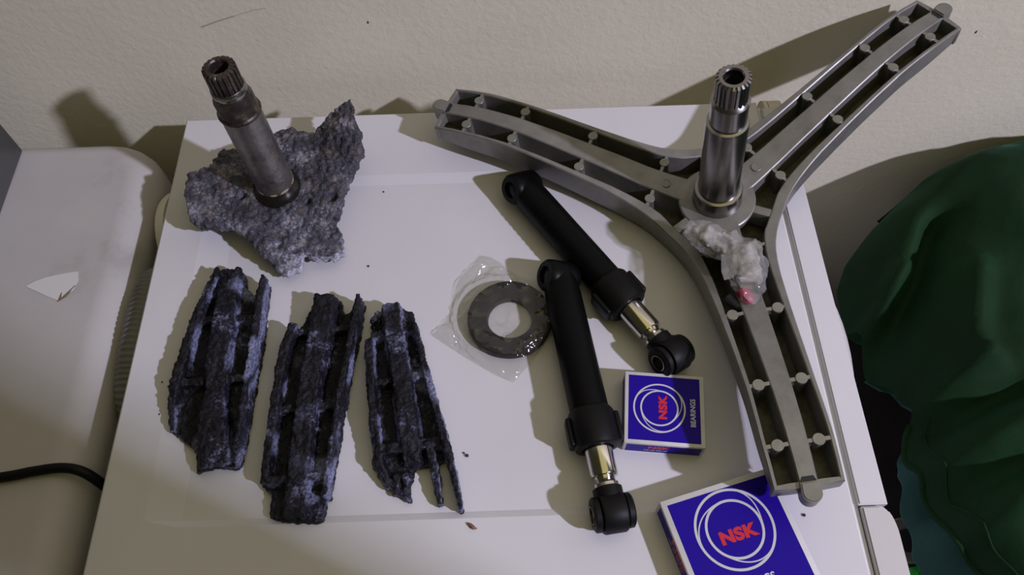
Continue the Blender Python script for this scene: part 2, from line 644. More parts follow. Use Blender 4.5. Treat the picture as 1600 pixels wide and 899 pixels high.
pp = [(-0.1251, -0.1765), (-0.1177, -0.1713), (-0.1086, -0.1675), (-0.0986, -0.1651), (-0.0895, -0.1634), (-0.0803, -0.1624), (-0.0781, -0.1714), (-0.0799, -0.1809), (-0.0852, -0.1881), (-0.0916, -0.1925), (-0.1015, -0.1882), (-0.1116, -0.1831)]
pp = [(x + 0.36, y + 0.3) for x, y in pp][::-1]
prism(bm, pp, z1 - FLOOR - 0.0001, z1 - FLOOR + 0.0007)
link('chipped_patch', bm, M['patch'], ap)
bm = bmesh.new()
q = z1 - FLOOR + 0.0005
tube(bm, [(x + 0.36, y + 0.3, q) for x, y in ((-0.0912, -0.1937), (-0.0852, -0.1881), (-0.0792, -0.1775))], [0.0004, 0.0012, 0.0004], 6)
tube(bm, [(x + 0.36, y + 0.3, q) for x, y in ((-0.0895, -0.1919), (-0.0896, -0.1846))], [0.0012, 0.0005], 6)
link('patch_edge', bm, M['rust_line'], ap)

# dark grey box at the left frame edge
gb = thing('grey_box', 'dark grey box standing on the cream appliance at the left picture edge', 'box', (-0.3095, -0.0745, z1))
bm = bmesh.new()
box(bm, -0.16, 0.138, -0.055, 0.060, 0.0005, 0.16, 0.002)
link('box_shell', bm, M['grey_box'], gb, True, 35)
bm = bmesh.new()
box(bm, 0.1375, 0.1395, -0.054, -0.022, 0.012, 0.05, 0.0008)
link('side_panel', bm, M['pale_grey'], gb)
bm = bmesh.new()
box(bm, -0.155, 0.130, -0.15, -0.056, 0.0005, 0.02, 0.002)
link('front_foot', bm, M['rubber'], gb)

# black cord over the appliance
bm = bmesh.new()
tube(bm, bez([(-0.30, -0.376, -0.0175), (-0.18, -0.367, -0.0175), (-0.0939, -0.3574, -0.0175), (-0.0693, -0.3535, -0.0172), (-0.0467, -0.3511, -0.0172), (-0.031, -0.3535, -0.0195), (-0.0205, -0.359, -0.030), (-0.0145, -0.365, -0.056), (-0.0135, -0.369, -0.11), (-0.0135, -0.372, -0.25), (-0.0135, -0.38, -0.5)], 6), 0.0042, 10)
tag(link('power_cord', bm, M['rubber'], None, True), 'black cord lying across the cream appliance and down the gap', 'cord')

# corrugated drain hose in the gap
bm = bmesh.new()
cp = bez([(-0.0145, -0.152, -0.16), (-0.0145, -0.154, -0.080), (-0.0145, -0.161, -0.046), (-0.0147, -0.180, -0.033), (-0.0147, -0.215, -0.0295), (-0.0147, -0.255, -0.033), (-0.0147, -0.285, -0.048), (-0.0145, -0.305, -0.10), (-0.0145, -0.310, -0.20)], 60)
path, acc = [cp[0]], 0.0
for a, c in zip(cp[:-1], cp[1:]):
    acc += (c - a).length
    if acc > 0.00095:
        path.append(c)
        acc = 0.0
tube(bm, path, [0.0140 if (i % 4) in (0, 1) else 0.0125 for i in range(len(path))], 20)
tag(link('drain_hose', bm, M['hose'], None, True, 60), 'grey corrugated drain hose in the gap left of the washing machine', 'hose')

# round cream lid wedged in the gap
pl = thing('cream_disc', 'round cream plastic disc wedged between wall, appliance and washing machine', 'disc', (-0.015, -0.092, -0.080))
bm = bmesh.new()
lathe(bm, [(0.0, -0.007), (0.040, -0.007), (0.048, -0.005), (0.0505, -0.001), (0.0505, 0.005), (0.046, 0.005), (0.045, -0.002), (0, -0.003)], 40, Matrix.Rotation(pi / 2, 4, 'Y') @ Matrix.Diagonal((1, 1, 1, 1)))
link('disc_shell', bm, M['cream_plastic'], pl, True, 40)
pl.rotation_euler = (0, radians(-8), radians(4))

# ------------------------------------------------------------------ new drum spider
C0 = Vector((0.505186, -0.142333, 0.03216))
R0 = Matrix(((0.8966633, 0.421541, -0.1352704), (-0.4301048, 0.901868, -0.0405468), (0.1048959, 0.0945373, 0.9899787)))
mw = R0.to_4x4()
mw.translation = C0
sp = thing('drum_spider', 'new cast aluminium three-armed drum spider with polished splined shaft', 'machine part', mat=mw)
ZR = [0, .03, .045, .065, .09, .125, .157, .19, .22, .245, .263, .3]
ZT = [0, .002, .004, .008, .015, .0235, .031, .0372, .0392, .0375, .0345, .03]
BR = [0, .04, .07, .1, .15, .2, .263, .3]
BZ = [-.026, -.0245, -.020, -.014, -.001, .010, .0165, .018]
WR = [.034, .045, .06, .085, .12, .15, .19, .23, .263]
WW = [.0455, .0395, .0345, .0305, .0280, .0265, .0252, .0255, .0245]
TR = [.03, .045, .06, .085, .12, .15, .2, .263]
TT = [.0090, .0100, .0090, .0072, .0055, .0045, .0036, .0032]
HR = [.03, .06, .12, .19, .263]
HW = [.0120, .0106, .0092, .0076, .0064]
zt = lambda r: interp(r, ZR, ZT)
zb = lambda r: interp(r, BR, BZ)
hw = lambda r: interp(r, HR, HW)
TIP = 0.263


def section_strip(bm, stations):
    """stations: list of closed rings (lists of Vectors, equal length)"""
    R = [[bm.verts.new(p) for p in s] for s in stations]
    n = len(R[0])
    for A, B in zip(R[:-1], R[1:]):
        for k in range(n):
            l = (k + 1) % n
            bm.faces.new((A[k], A[l], B[l], B[k]))
    bm.faces.new(R[0])
    bm.faces.new(R[-1])


def rail(a0):
    """outer wall running from one arm's tip round the fillet to the next arm's tip"""
    a1 = a0 + 2 * pi / 3
    half = [0.263 - 0.0095 * k for k in range(23)] + [0.045, 0.034]
    pts = []
    for r in half:
        wv = interp(r, WR, WW)
        e, n = Vector((cos(a0), sin(a0), 0)), Vector((-sin(a0), cos(a0), 0))
        pts.append((e * r + n * wv, r))
    am = (a0 + a1) / 2
    pts.append((Vector((cos(am), sin(am), 0)) * 0.0565, 0.028))
    for r in half[::-1]:
        wv = interp(r, WR, WW)
        e, n = Vector((cos(a1), sin(a1), 0)), Vector((-sin(a1), cos(a1), 0))
        pts.append((e * r - n * wv, r))
    # smooth the fillet a little
    P = [p for p, _ in pts]
    for _ in range(2):
        P = [P[0]] + [(P[i - 1] + 2 * P[i] + P[i + 1]) / 4 if 18 < i < len(P) - 19 else P[i] for i in range(1, len(P) - 1)] + [P[-1]]
    st = []
    for i, (_, r) in enumerate(pts):
        p = P[i]
        tg = (P[min(i + 1, len(P) - 1)] - P[max(i - 1, 0)]).normalized()
        inn = Vector((-tg.y, tg.x, 0))
        if inn.dot(p) > 0 and abs(i - len(P) / 2) < 5:
            inn = -inn
        am_v = Vector((cos(am), sin(am), 0))
        if inn.dot(am_v) > 0:
            inn = -inn
        th = interp(r, TR, TT)
        z1_, z0_ = zt(r), zb(r)
        c = 0.0009
        q = p + inn * th
        st.append([p + Vector((0, 0, z0_)) + inn * 0.0012, p + Vector((0, 0, z1_ - c)), p + inn * c + Vector((0, 0, z1_)), q - inn * c + Vector((0, 0, z1_)), q + Vector((0, 0, z1_ - c)), q + Vector((0, 0, z0_)) + inn * 0.001])
    bm = bmesh.new()
    section_strip(bm, st)
    return bm


arm_angles = [pi, pi / 3, -pi / 3]
for a in arm_angles:
    link('side_rail', rail(a), M['alu'], sp, True, 32)


def centre_rib():
    bm = bmesh.new()
    st = []
    for k in range(25):
        r = 0.026 + (TIP - 0.026) * k / 24
        h, z1_, z0_ = hw(r), zt(r) + 0.0004, zb(r)
        c = 0.0009
        st.append([Vector((r, y, z)) for y, z in ((h + .0012, z0_), (h, z1_ - c), (h - c, z1_), (-h + c, z1_), (-h, z1_ - c), (-h - .0012, z0_))])
    section_strip(bm, st)
    return bm


def pocket_floor():
    bm = bmesh.new()
    st = []
    for k in range(19):
        r = 0.036 + (TIP - 0.002 - 0.036) * k / 18
        h = interp(r, WR, WW) - 0.002
        z0_ = zb(r)
        st.append([Vector((r, y, z)) for y, z in ((h, z0_), (h, z0_ + .003), (-h, z0_ + .003), (-h, z0_))])
    section_strip(bm, st)
    return bm


def end_wall():
    bm = bmesh.new()
    h = 0.0245
    ys_ = [-h, -h * .5, 0, h * .5, h]
    pts = [(TIP - .0030 - .0, y) for y in ys_] + [(TIP + .0006 - (.0 if abs(y) > h * .9 else -.0006), y) for y in ys_[::-1]]
    z0_, z1_ = zb(TIP), zt(TIP)
    prism(bm, pts[::-1], z0_, z1_)
    bmesh.ops.bevel(bm, geom=[e for e in bm.edges if all(v.co.z > z1_ - 1e-4 for v in e.verts)], offset=0.0007, segments=1, affect='EDGES')
    return bm


def tip_lug():
    """rounded tongue standing proud of the arm's end, with a notch painted dark towards the rib"""
    bm = bmesh.new()
    pts = [(TIP - .002, -.0062), (TIP + .006, -.0070)] + [(TIP + .006 + .0068 * sin(radians(x)), -.0070 * cos(radians(x))) for x in range(20, 180, 20)] + [(TIP + .006, .0070), (TIP - .002, .0062)]
    prism(bm, pts, zt(TIP) - .012, zt(TIP) + .0032)
    bmesh.ops.bevel(bm, geom=[e for e in bm.edges if all(v.co.z > zt(TIP) + .003 for v in e.verts)], offset=0.0011, segments=2, affect='EDGES')
    return bm


def notch_shade():  # raised dark block puts the shade of a notch into colour
    bm = bmesh.new()
    pts = [(TIP - .0085, -.003), (TIP - .0025, -.0055), (TIP - .0025, .0055), (TIP - .0085, .003)]
    prism(bm, pts, zt(TIP) - .006, zt(TIP) + .0014)
    return bm


BOSS = [(0.2335, 0.0144), (0.1868, 0.0157), (0.122, 0.0177), (0.0548, 0.0204)]


def cross_rib(r, o, s):
    y0_ = hw(r) - .001
    y1_ = interp(r, WR, WW) - .002
    bm = bmesh.new()
    z1_, z0_ = zt(r) - .0003, zb(r)
    ys_ = sorted((s * y0_, s * y1_))
    box(bm, r - .0014, r + .0014, ys_[0], ys_[1], z0_, z1_)
    return bm


def boss(r, o, s):
    bm = bmesh.new()
    z1_, z0_ = zt(r) + .0004, zb(r)
    lathe(bm, [(.0036, z0_), (.0037, z1_ - .0035), (.0045, z1_ - .0022), (.0045, z1_ - .0004), (.0042, z1_)], 18, Matrix.Translation((r, s * o, 0)))
    return bm


def pin_mark():
    bm = bmesh.new()
    r = 0.0465
    lathe(bm, [(.0046, 0), (.0046, .0006), (.0043, .0009), (.0036, .0009), (.0034, .0006), (0, .0006)], 20, Matrix.Translation((r, 0, zt(r) + .0002)))
    return bm


protos = {}


def inst(name, key, maker, mat, parent, smooth=True, ang=35):
    if key not in protos:
        o = link(name, maker(), mat, parent, smooth, ang)
        protos[key] = o
        return o
    o = protos[key].copy()
    o.parent = parent
    COL.objects.link(o)
    return o


for a in arm_angles:
    arm = inst('arm', 'arm', centre_rib, M['alu'], sp)
    arm.rotation_euler = (0, 0, a)
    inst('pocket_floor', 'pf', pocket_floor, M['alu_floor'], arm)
    inst('end_wall', 'ew', end_wall, M['alu'], arm)
    inst('tip_lug', 'tl', tip_lug, M['alu'], arm)
    inst('notch_shade', 'ln', notch_shade, M['bore'], arm)
    inst('pin_mark', 'pm', pin_mark, M['alu'], arm)
    for i, (r, o_) in enumerate(BOSS):
        for s in (1, -1):
            inst('cross_rib', ('cr', i, s), lambda: cross_rib(r, o_, s), M['alu_boss'], arm)
            inst('boss', ('bo', i, s), lambda: boss(r, o_, s), M['alu_boss'], arm)
# hub
bm = bmesh.new()
lathe(bm, [(.018, -.0296), (.021, -.0290), (.024, -.020), (.031, -.012), (.0333, -.002), (.0333, .0012), (.0322, .0022), (.0, .0022)], 64)
hub = link('hub', bm, M['alu'], sp, True, 30)
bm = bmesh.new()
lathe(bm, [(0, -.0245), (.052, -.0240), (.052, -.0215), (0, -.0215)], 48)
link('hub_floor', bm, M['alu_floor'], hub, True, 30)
for a in arm_angles:
    bm = bmesh.new()
    box(bm, .030, .050, -.0042, .0042, -.018, .0012, .0012, 2)
    wb = link('hub_web', bm, M['alu'], hub, True, 35)
    wb.rotation_euler = (0, 0, a + pi / 3)


def gear(bm, n, ro, ri, z0_, z1_, bore, depth, cham):
    pts = []
    for k in range(n):
        for d, r in ((0.0, ri), (0.18, ri), (0.32, ro), (0.82, ro), (0.96, ri)):
            a = 2 * pi * (k + d) / n
            pts.append((r * cos(a), r * sin(a)))
    m_ = len(pts)
    A = [bm.verts.new((x, y, z0_)) for x, y in pts]
    B = [bm.verts.new((x, y, z1_ - cham)) for x, y in pts]
    k_ = (ri - cham * .5)
    Cc = [bm.verts.new((x / hypot(x, y) * min(k_, hypot(x, y)), y / hypot(x, y) * min(k_, hypot(x, y)), z1_)) for x, y in pts]
    D = [bm.verts.new((x / hypot(x, y) * (bore + .0009), y / hypot(x, y) * (bore + .0009), z1_)) for x, y in pts]
    E = [bm.verts.new((x / hypot(x, y) * bore, y / hypot(x, y) * bore, z1_ - .0012)) for x, y in pts]
    F = [bm.verts.new((x / hypot(x, y) * bore, y / hypot(x, y) * bore, z1_ - depth)) for x, y in pts]
    for P, Q in ((A, B), (B, Cc), (Cc, D), (D, E), (E, F)):
        for i in range(m_):
            j = (i + 1) % m_
            bm.faces.new((P[i], P[j], Q[j], Q[i]))
    bm.faces.new(F)
    bm.faces.new(A[::-1])


bm = bmesh.new()
lathe(bm, [(.0175, .020), (.0177, .024), (.0172, .030), (.0167, .107), (.0162, .1095), (.0142, .1103), (.0142, .131), (.0146, .1315), (.0146, .134), (.0128, .1365), (.0115, .1375)], 64)
shaft = link('shaft', bm, M['steel'], sp, True, 28)
bm = bmesh.new()
lathe(bm, [(.0212, .001), (.0214, .003), (.0209, .004), (.0206, .018), (.0200, .0195), (.0178, .0205), (.016, .0205)], 64)
link('shaft_collar', bm, M['steel'], shaft, True, 28)
bm = bmesh.new()
gear(bm, 22, .0128, .0113, .1365, .1590, .0070, .022, .0016)
link('splined_end', bm, M['steel'], shaft, True, 25)
bm = bmesh.new()
lathe(bm, [(.0, .1372), (.00695, .1372), (.00695, .152), (.0060, .1525), (.0060, .1375), (0, .1374)], 28)
link('threaded_bore', bm, M['bore'], shaft, True, 40)

# ------------------------------------------------------------------ small bag of screws on the spider
bagT = thing('screw_bag', 'small crumpled clear bag with white packing on the new spider beside its shaft', 'bag', (0.5005, -0.2045, 0.0470))
pathc = bez([(-0.030, 0.021, 0.002), (-0.019, 0.013, 0.004), (-0.004, 0.003, 0.006), (0.009, -0.008, 0.008), (0.011, -0.024, 0.010), (0.009, -0.040, 0.010), (0.005, -0.054, 0.006)], 10)
radc = [interp(i / (len(pathc) - 1), [0, .12, .3, .5, .7, .88, 1], [.007, .012, .0135, .016, .0160, .0115, .004]) for i in range(len(pathc))]


def lump(scale, seed, amp, seg, soft=False):
    bm = bmesh.new()
    n_ = len(pathc) - (14 if soft else 0)
    tube(bm, pathc[:n_], [r * scale for r in radc][:n_], seg)
    bmesh.ops.subdivide_edges(bm, edges=bm.edges[:], cuts=1, use_grid_fill=True)
    bm.normal_update()
    mv = []
    for v in bm.verts:
        p = v.co + Vector((seed, 0, 0))
        d = abs(noise.noise(p * 62)) * 1.7 - 0.4 + 0.35 * abs(noise.noise(p * 150))
        if soft:
            d = noise.noise(p * 90) + .6 * noise.noise(p * 210)
        mv.append(v.normal * d * amp)
    for v, q in zip(bm.verts, mv):
        v.co += q
        v.co.z = max(v.co.z * 0.8, -0.0085)
    return bm


link('packing', lump(0.66, 3.1, 0.0042, 20, True), M['powder'], bagT, True)
bgf = link('bag_film', lump(1.0, 8.4, 0.006, 26), M['bagfilm'], bagT, True, 50)
bm = bmesh.new()
fl_ = [(-0.009, -0.012), (0.004, -0.013), (0.006, -0.024), (-0.003, -0.034), (-0.0105, -0.0365), (-0.0115, -0.028)]
vs_ = [bm.verts.new((x, y, 0.012 + 0.003 * noise.noise(Vector((x * 200, y * 200, 1))))) for x, y in fl_]
bm.faces.new(vs_)
bmesh.ops.solidify(bm, geom=bm.faces[:], thickness=0.0004)
link('bag_corner', bm, M['bagfilm'], bagT)
bm = bmesh.new()
tube(bm, bez([(0.004, -0.039, 0.003), (0.0075, -0.046, 0.0025), (0.010, -0.052, 0.002)], 5), [.002] + [.0052] * 8 + [.0046, .002], 14)
link('magenta_cap', bm, M['magenta'], bagT, True)
bm = bmesh.new()
tube(bm, [(-0.006, -0.043, -0.0035), (0.004, -0.054, -0.0035)], 0.0042, 12)
link('screw', bm, M['bore'], bagT, True, 40)

# ------------------------------------------------------------------ old broken spider
ROCK = [(0.0276, -0.094, 0.03), (0.0406, -0.0899, 0.03), (0.0496, -0.0839, 0.03), (0.0546, -0.0682, 0.03), (0.0696, -0.0672, 0.03), (0.0884, -0.0566, 0.03), (0.1076, -0.0475, 0.03), (0.1204, -0.0431, 0.032), (0.1262, -0.05, 0.032), (0.142, -0.0531, 0.033), (0.1521, -0.0397, 0.038), (0.1658, -0.0325, 0.046), (0.1764, -0.0282, 0.05), (0.1802, -0.0384, 0.05), (0.1803, -0.0484, 0.05), (0.1855, -0.0548, 0.046), (0.1884, -0.0709, 0.042), (0.1898, -0.0803, 0.038), (0.1831, -0.0956, 0.034), (0.1783, -0.1078, 0.03), (0.1716, -0.1212, 0.028), (0.172, -0.1376, 0.026), (0.1675, -0.1464, 0.022), (0.1722, -0.1599, 0.016), (0.1735, -0.1717, 0.012), (0.1658, -0.1799, 0.012), (0.1565, -0.178, 0.014), (0.1471, -0.179, 0.014), (0.143, -0.1758, 0.018), (0.1389, -0.1757, 0.016), (0.138, -0.1872, 0.012), (0.1268, -0.1937, 0.012), (0.1175, -0.1904, 0.014), (0.1085, -0.1799, 0.02), (0.1014, -0.1753, 0.022), (0.0888, -0.1605, 0.026), (0.0764, -0.1528, 0.028), (0.0534, -0.1533, 0.03), (0.0416, -0.147, 0.03), (0.0315, -0.1231, 0.03)]
SX, SY = 0.1151, -0.1147
osp = thing('broken_spider', 'corroded grey broken spider hub with a rusty tilted shaft standing on it', 'machine part', (SX, SY, 0))


def cdt(outline, step, pad):
    xs_ = [p[0] for p in outline]
    ys_ = [p[1] for p in outline]
    V = [Vector((p[0], p[1])) for p in outline]
    n = len(V)
    E_ = [(i, (i + 1) % n) for i in range(n)]
    y = min(ys_) + step
    while y < max(ys_):
        x = min(xs_) + step
        while x < max(xs_):
            d = 9
            inside = False
            for i in range(n):
                a, c = V[i], V[(i + 1) % n]
                if (a.y > y) != (c.y > y) and x < (c.x - a.x) * (y - a.y) / (c.y - a.y) + a.x:
                    inside = not inside
                ab = c - a
                k = max(0, min(1, (Vector((x, y)) - a).dot(ab) / max(ab.length_squared, 1e-12)))
                d = min(d, (Vector((x, y)) - a - ab * k).length)
            if inside and d > pad:
                V.append(Vector((x + random.uniform(-.2, .2) * step, y + random.uniform(-.2, .2) * step)))
            x += step
        y += step
    r = geometry.delaunay_2d_cdt(V, E_, [], 1, 1e-6)
    return r[0], r[2], r[1]


def rock_mid(x, y):
    num = den = 0.0
    for px, py, pz in ROCK:
        wq = 1.0 / ((x - px) ** 2 + (y - py) ** 2 + 1e-6) ** 1.5
        num += wq * pz
        den += wq
    wq = 6.0 / ((x - SX) ** 2 + (y - SY) ** 2 + 4e-4) ** 1.5
    return (num + wq * 0.027) / (den + wq)


V2, F2, E2 = cdt(ROCK, 0.006, 0.003)
bm = bmesh.new()
top, bot = [], []
for v in V2:
    mz = rock_mid(v.x, v.y)
    dc = hypot(v.x - SX, v.y - SY)
    th = 0.006 + 0.010 * exp(-(dc / 0.04) ** 2)
    rim = min(((v.x - px) ** 2 + (v.y - py) ** 2) ** .5 for px, py, pz in ROCK)
    th2 = max(0.003, min(th, 0.004 + rim * 0.6))
    top.append(bm.verts.new((v.x - SX, v.y - SY, mz + th2 * 0.55)))
    bot.append(bm.verts.new((v.x - SX, v.y - SY, max(mz - th2 * 1.3 - (0.016 if dc < 0.028 else 0), 0.0015))))
for f in F2:
    bm.faces.new([top[i] for i in f])
    bm.faces.new([bot[i] for i in f][::-1])
be = {}
for f in F2:
    for i in range(len(f)):
        k = (f[i], f[(i + 1) % len(f)])
        be[k] = be.get(k, 0) + 1
for (i, j) in list(be):
    if (j, i) not in be:
        bm.faces.new((top[i], bot[i], bot[j], top[j]))
bm = remesh(bm, 0.0012)
corrode(bm, 0.0016, 2.3, 0.55, 0.0006, 210, 1.0)
# pits eaten into the casting
for px, py, pr in ((.163, -.125, .0042), (.083, -.121, .0036), (.1415, -.128, .0026), (.118, -.168, .003)):
    for v in bm.verts:
        d = hypot(v.co.x + SX - px, v.co.y + SY - py)
        if d < pr * 1.8 and v.co.z > .02:
            v.co.z -= .009 * exp(-(d / pr) ** 4)
link('broken_casting', oxide(bm, 7.0, -1, .022, .6), M['corroded_grey'], osp, True)
tilt = Matrix.Rotation(radians(-1.9), 4, 'Y') @ Matrix.Rotation(radians(-0.3), 4, 'X')
bm = bmesh.new()
lathe(bm, [(.0205, .024), (.0215, .033), (.0205, .037), (.0188, .0385), (.0172, .0415), (.0168, .0420), (.0168, .024)], 56, tilt)
for v in bm.verts:
    v.co += Vector((0, 0, 0)) + v.co.normalized() * 0.0006 * noise.noise(v.co * 300)
link('grease_ring', bm, M['grease'], osp, True, 50)
bm = bmesh.new()
lathe(bm, [(.0168, .024), (.0168, .045), (.0166, .046), (.0164, .1335), (.0150, .1345)], 56, tilt)
for v in bm.verts:
    v.co += Vector((v.co.x, v.co.y, 0)).normalized() * 0.00035 * noise.noise(v.co * 150)
osh = link('shaft', bm, M['tarnish'], osp, True, 35)
osh['label'] = 'tarnished grey steel shaft'
bm = bmesh.new()
lathe(bm, [(.0166, .0415), (.0174, .0420), (.0174, .0440), (.0166, .0450)], 56, tilt)
for v in bm.verts:
    v.co += Vector((v.co.x, v.co.y, 0)).normalized() * 0.0013 * (noise.noise(v.co * 110) - .3)
link('sealant_bead', bm, M['ochre'], osh, True, 50)
bm = bmesh.new()
lathe(bm, [(.0155, .1320), (.0173, .1326), (.0175, .1345), (.0163, .1354), (.0158, .1370), (.0156, .1490), (.0144, .1520), (.0140, .1548), (.0120, .155)], 56, tilt)
for v in bm.verts:
    v.co += Vector((v.co.x, v.co.y, 0)).normalized() * 0.0006 * noise.noise(v.co * 400)
rs = link('rusty_sleeve', bm, M['rust'], osh, True, 45)
rs['label'] = 'rusty brown sleeve on the old shaft'
bm = bmesh.new()
lathe(bm, [(.0135, .1545), (.0139, .1555), (.0139, .1600), (.0130, .1615), (.010, .1616)], 56, tilt)
link('bright_ring', bm, M['steel'], osh, True, 35)
bm = bmesh.new()
gear(bm, 20, .0129, .0112, .1605, .1805, .0072, .020, .0016)
for v in bm.verts:
    v.co = tilt @ v.co
    v.co += Vector((1, 1, 1)) * 0.0003 * noise.noise(v.co * 500)
link('splined_end', bm, M['rust'], osh, True, 30)

# ------------------------------------------------------------------ three corroded arm fragments


def poly_solid(bm, path, wd, z0_, z1_, tap=.85):
    """wall along a path; wd half-width list/number, z1 list/number"""
    P = [Vector((x, y, 0)) for x, y in path]
    n = len(P)
    st = []
    for i, p in enumerate(P):
        tg = (P[min(i + 1, n - 1)] - P[max(i - 1, 0)]).normalized()
        s = Vector((-tg.y, tg.x, 0))
        h = wd[i] if isinstance(wd, (list, tuple)) else wd
        a = z0_[i] if isinstance(z0_, (list, tuple)) else z0_
        z = z1_[i] if isinstance(z1_, (list, tuple)) else z1_
        st.append([p + s * h + Vector((0, 0, a)), p + s * h * tap + Vector((0, 0, z)), p - s * h * tap + Vector((0, 0, z)), p - s * h + Vector((0, 0, a))])
    section_strip(bm, st)


def fragment(name, label, outline, spine, left, right, bars, seed, extra=()):
    cx = sum(p[0] for p in outline) / len(outline)
    cy = sum(p[1] for p in outline) / len(outline)
    t_ = thing(name, label, 'metal fragment', (cx, cy, REC), 0, 'corroded arm pieces in a row')
    bm = bmesh.new()
    prism(bm, outline, 0.0015, 0.0075)
    poly_solid(bm, spine[0], [q * 1.25 for q in spine[1]], 0.002, spine[2], .62)
    poly_solid(bm, left[0], [q * 1.15 for q in left[1]], 0.0015, left[2], .6)
    poly_solid(bm, right[0], right[1], 0.001, right[2])
    for p, h, z in bars:
        poly_solid(bm, p, h, 0.002, z)
    for p, h, z0_, z1_ in extra:
        poly_solid(bm, p, h, z0_, z1_)
    for v in bm.verts:
        v.co.x -= cx
        v.co.y -= cy
    bm = remesh(bm, 0.0011)
    corrode(bm, 0.0013, seed, 0.6, 0.0004)
    link('cast_channel', oxide(bm, seed, .0035, .019, 1.0), M['corroded'], t_, True)
    return t_


fragment('arm_fragment', 'dark corroded arm piece with a wide pale tongue, leftmost of the three', 
         [(.0655, -.186), (.0780, -.189), (.0880, -.200), (.0935, -.206), (.1030, -.222), (.1095, -.222), (.1085, -.30), (.1065, -.352), (.1045, -.363), (.0925, -.3625), (.0795, -.3535), (.0650, -.345), (.0500, -.334), (.0455, -.312), (.0485, -.290), (.0545, -.238)],
         ([(.0775, -.192), (.0785, -.240), (.0790, -.275), (.0800, -.300), (.0825, -.330), (.0900, -.361)], [.0085, .0105, .0105, .0095, .0125, .0150], [.019, .0225, .022, .018, .021, .0150]),
         ([(.0655, -.1870), (.0580, -.2200), (.0525, -.2480), (.0490, -.2850), (.0478, -.2960), (.0465, -.3130), (.0490, -.3320)], [.0028, .0042, .0048, .0052, .0050, .0034, .0026], [.021, .021, .0205, .0205, .020, .015, .010]),
         ([(.1085, -.1985), (.1075, -.2200), (.1078, -.2600), (.1065, -.3100), (.1055, -.3520), (.1045, -.3610)], [.0016, .0026, .0028, .0026, .0022, .0016], [.026, .026, .0255, .025, .022, .016]),
         [([(.058, -.236), (.104, -.236)], .0032, .0165), ([(.050, -.293), (.107, -.290)], .0038, .0155), ([(.064, -.194), (.080, -.191)], .0028, .022), ([(.081, -.1925), (.0865, -.1885)], .0020, .022)], 1.1)
fragment('arm_fragment', 'dark corroded arm piece with a blunt square foot, middle of the three',
         [(.1525, -.218), (.1735, -.217), (.1770, -.230), (.1895, -.224), (.1925, -.225), (.1870, -.285), (.1800, -.345), (.1745, -.4060), (.1545, -.4065), (.1340, -.4030), (.1330, -.384), (.1275, -.380), (.1275, -.31), (.1290, -.256), (.1400, -.246), (.1440, -.233)],
         ([(.1625, -.2185), (.1610, -.2550), (.1575, -.2900), (.1550, -.3330), (.1540, -.4040)], [.0100, .0110, .0100, .0095, .0105], [.023, .0225, .022, .021, .016]),
         ([(.1380, -.2440), (.1335, -.2620), (.1310, -.3000), (.1298, -.3400), (.1290, -.3780)], [.0040, .0052, .0052, .0046, .0040], [.020, .0205, .0205, .020, .018]),
         ([(.1915, -.2205), (.1895, -.2450), (.1855, -.2800), (.1805, -.3300), (.1760, -.3900)], [.0022, .0028, .0028, .0026, .0022], [.0255, .0255, .025, .024, .019]),
         [([(.136, -.2505), (.190, -.2480)], .0032, .0165), ([(.130, -.3190), (.183, -.3170)], .0036, .0165), ([(.130, -.3760), (.177, -.3740)], .0036, .0165)], 4.7)
fragment('arm_fragment', 'dark corroded arm piece ending in jagged prongs, rightmost of the three',
         [(.2000, -.243), (.2110, -.231), (.2200, -.226), (.2360, -.2305), (.2385, -.244), (.2450, -.268), (.2560, -.310), (.2680, -.350), (.2690, -.362), (.2420, -.368), (.2380, -.392), (.2260, -.386), (.2160, -.373), (.2115, -.355), (.2055, -.31), (.1990, -.262), (.2050, -.258)],
         ([(.2180, -.2285), (.2235, -.2600), (.2300, -.2950), (.2365, -.3350), (.2410, -.3660)], [.0085, .0088, .0090, .0092, .0080], [.0215, .0215, .021, .0205, .015]),
         ([(.2015, -.2600), (.2055, -.2950), (.2095, -.3300), (.2150, -.3640), (.2235, -.3830)], [.0046, .0042, .0040, .0050, .0030], [.0205, .0205, .020, .017, .009]),
         ([(.2375, -.2450), (.2445, -.2700), (.2550, -.3100), (.2660, -.3500), (.2725, -.3750), (.2785, -.4030)], [.0024, .0028, .0030, .0030, .0026, .0016], [.0215, .0225, .0225, .022, .021, .016]),
         [([(.203, -.2560), (.238, -.2500)], .0034, .0165), ([(.206, -.3000), (.251, -.2920)], .0034, .0165), ([(.213, -.3560), (.268, -.3480)], .0046, .0165)], 9.2,
         [([(.2350, -.372), (.2385, -.3935)], [.0032, .0020], .001, [.013, .008]), ([(.2290, -.372), (.2275, -.388)], [.0034, .0020], .001, [.012, .007]), ([(.2530, -.350), (.2590, -.378), (.2620, -.397)], [.0040, .0030, .0020], .001, [.018, .013, .009]), ([(.2020, -.2415), (.210, -.2350)], [.003, .004], .001, [.012, .018])])

# ------------------------------------------------------------------ shock absorbers


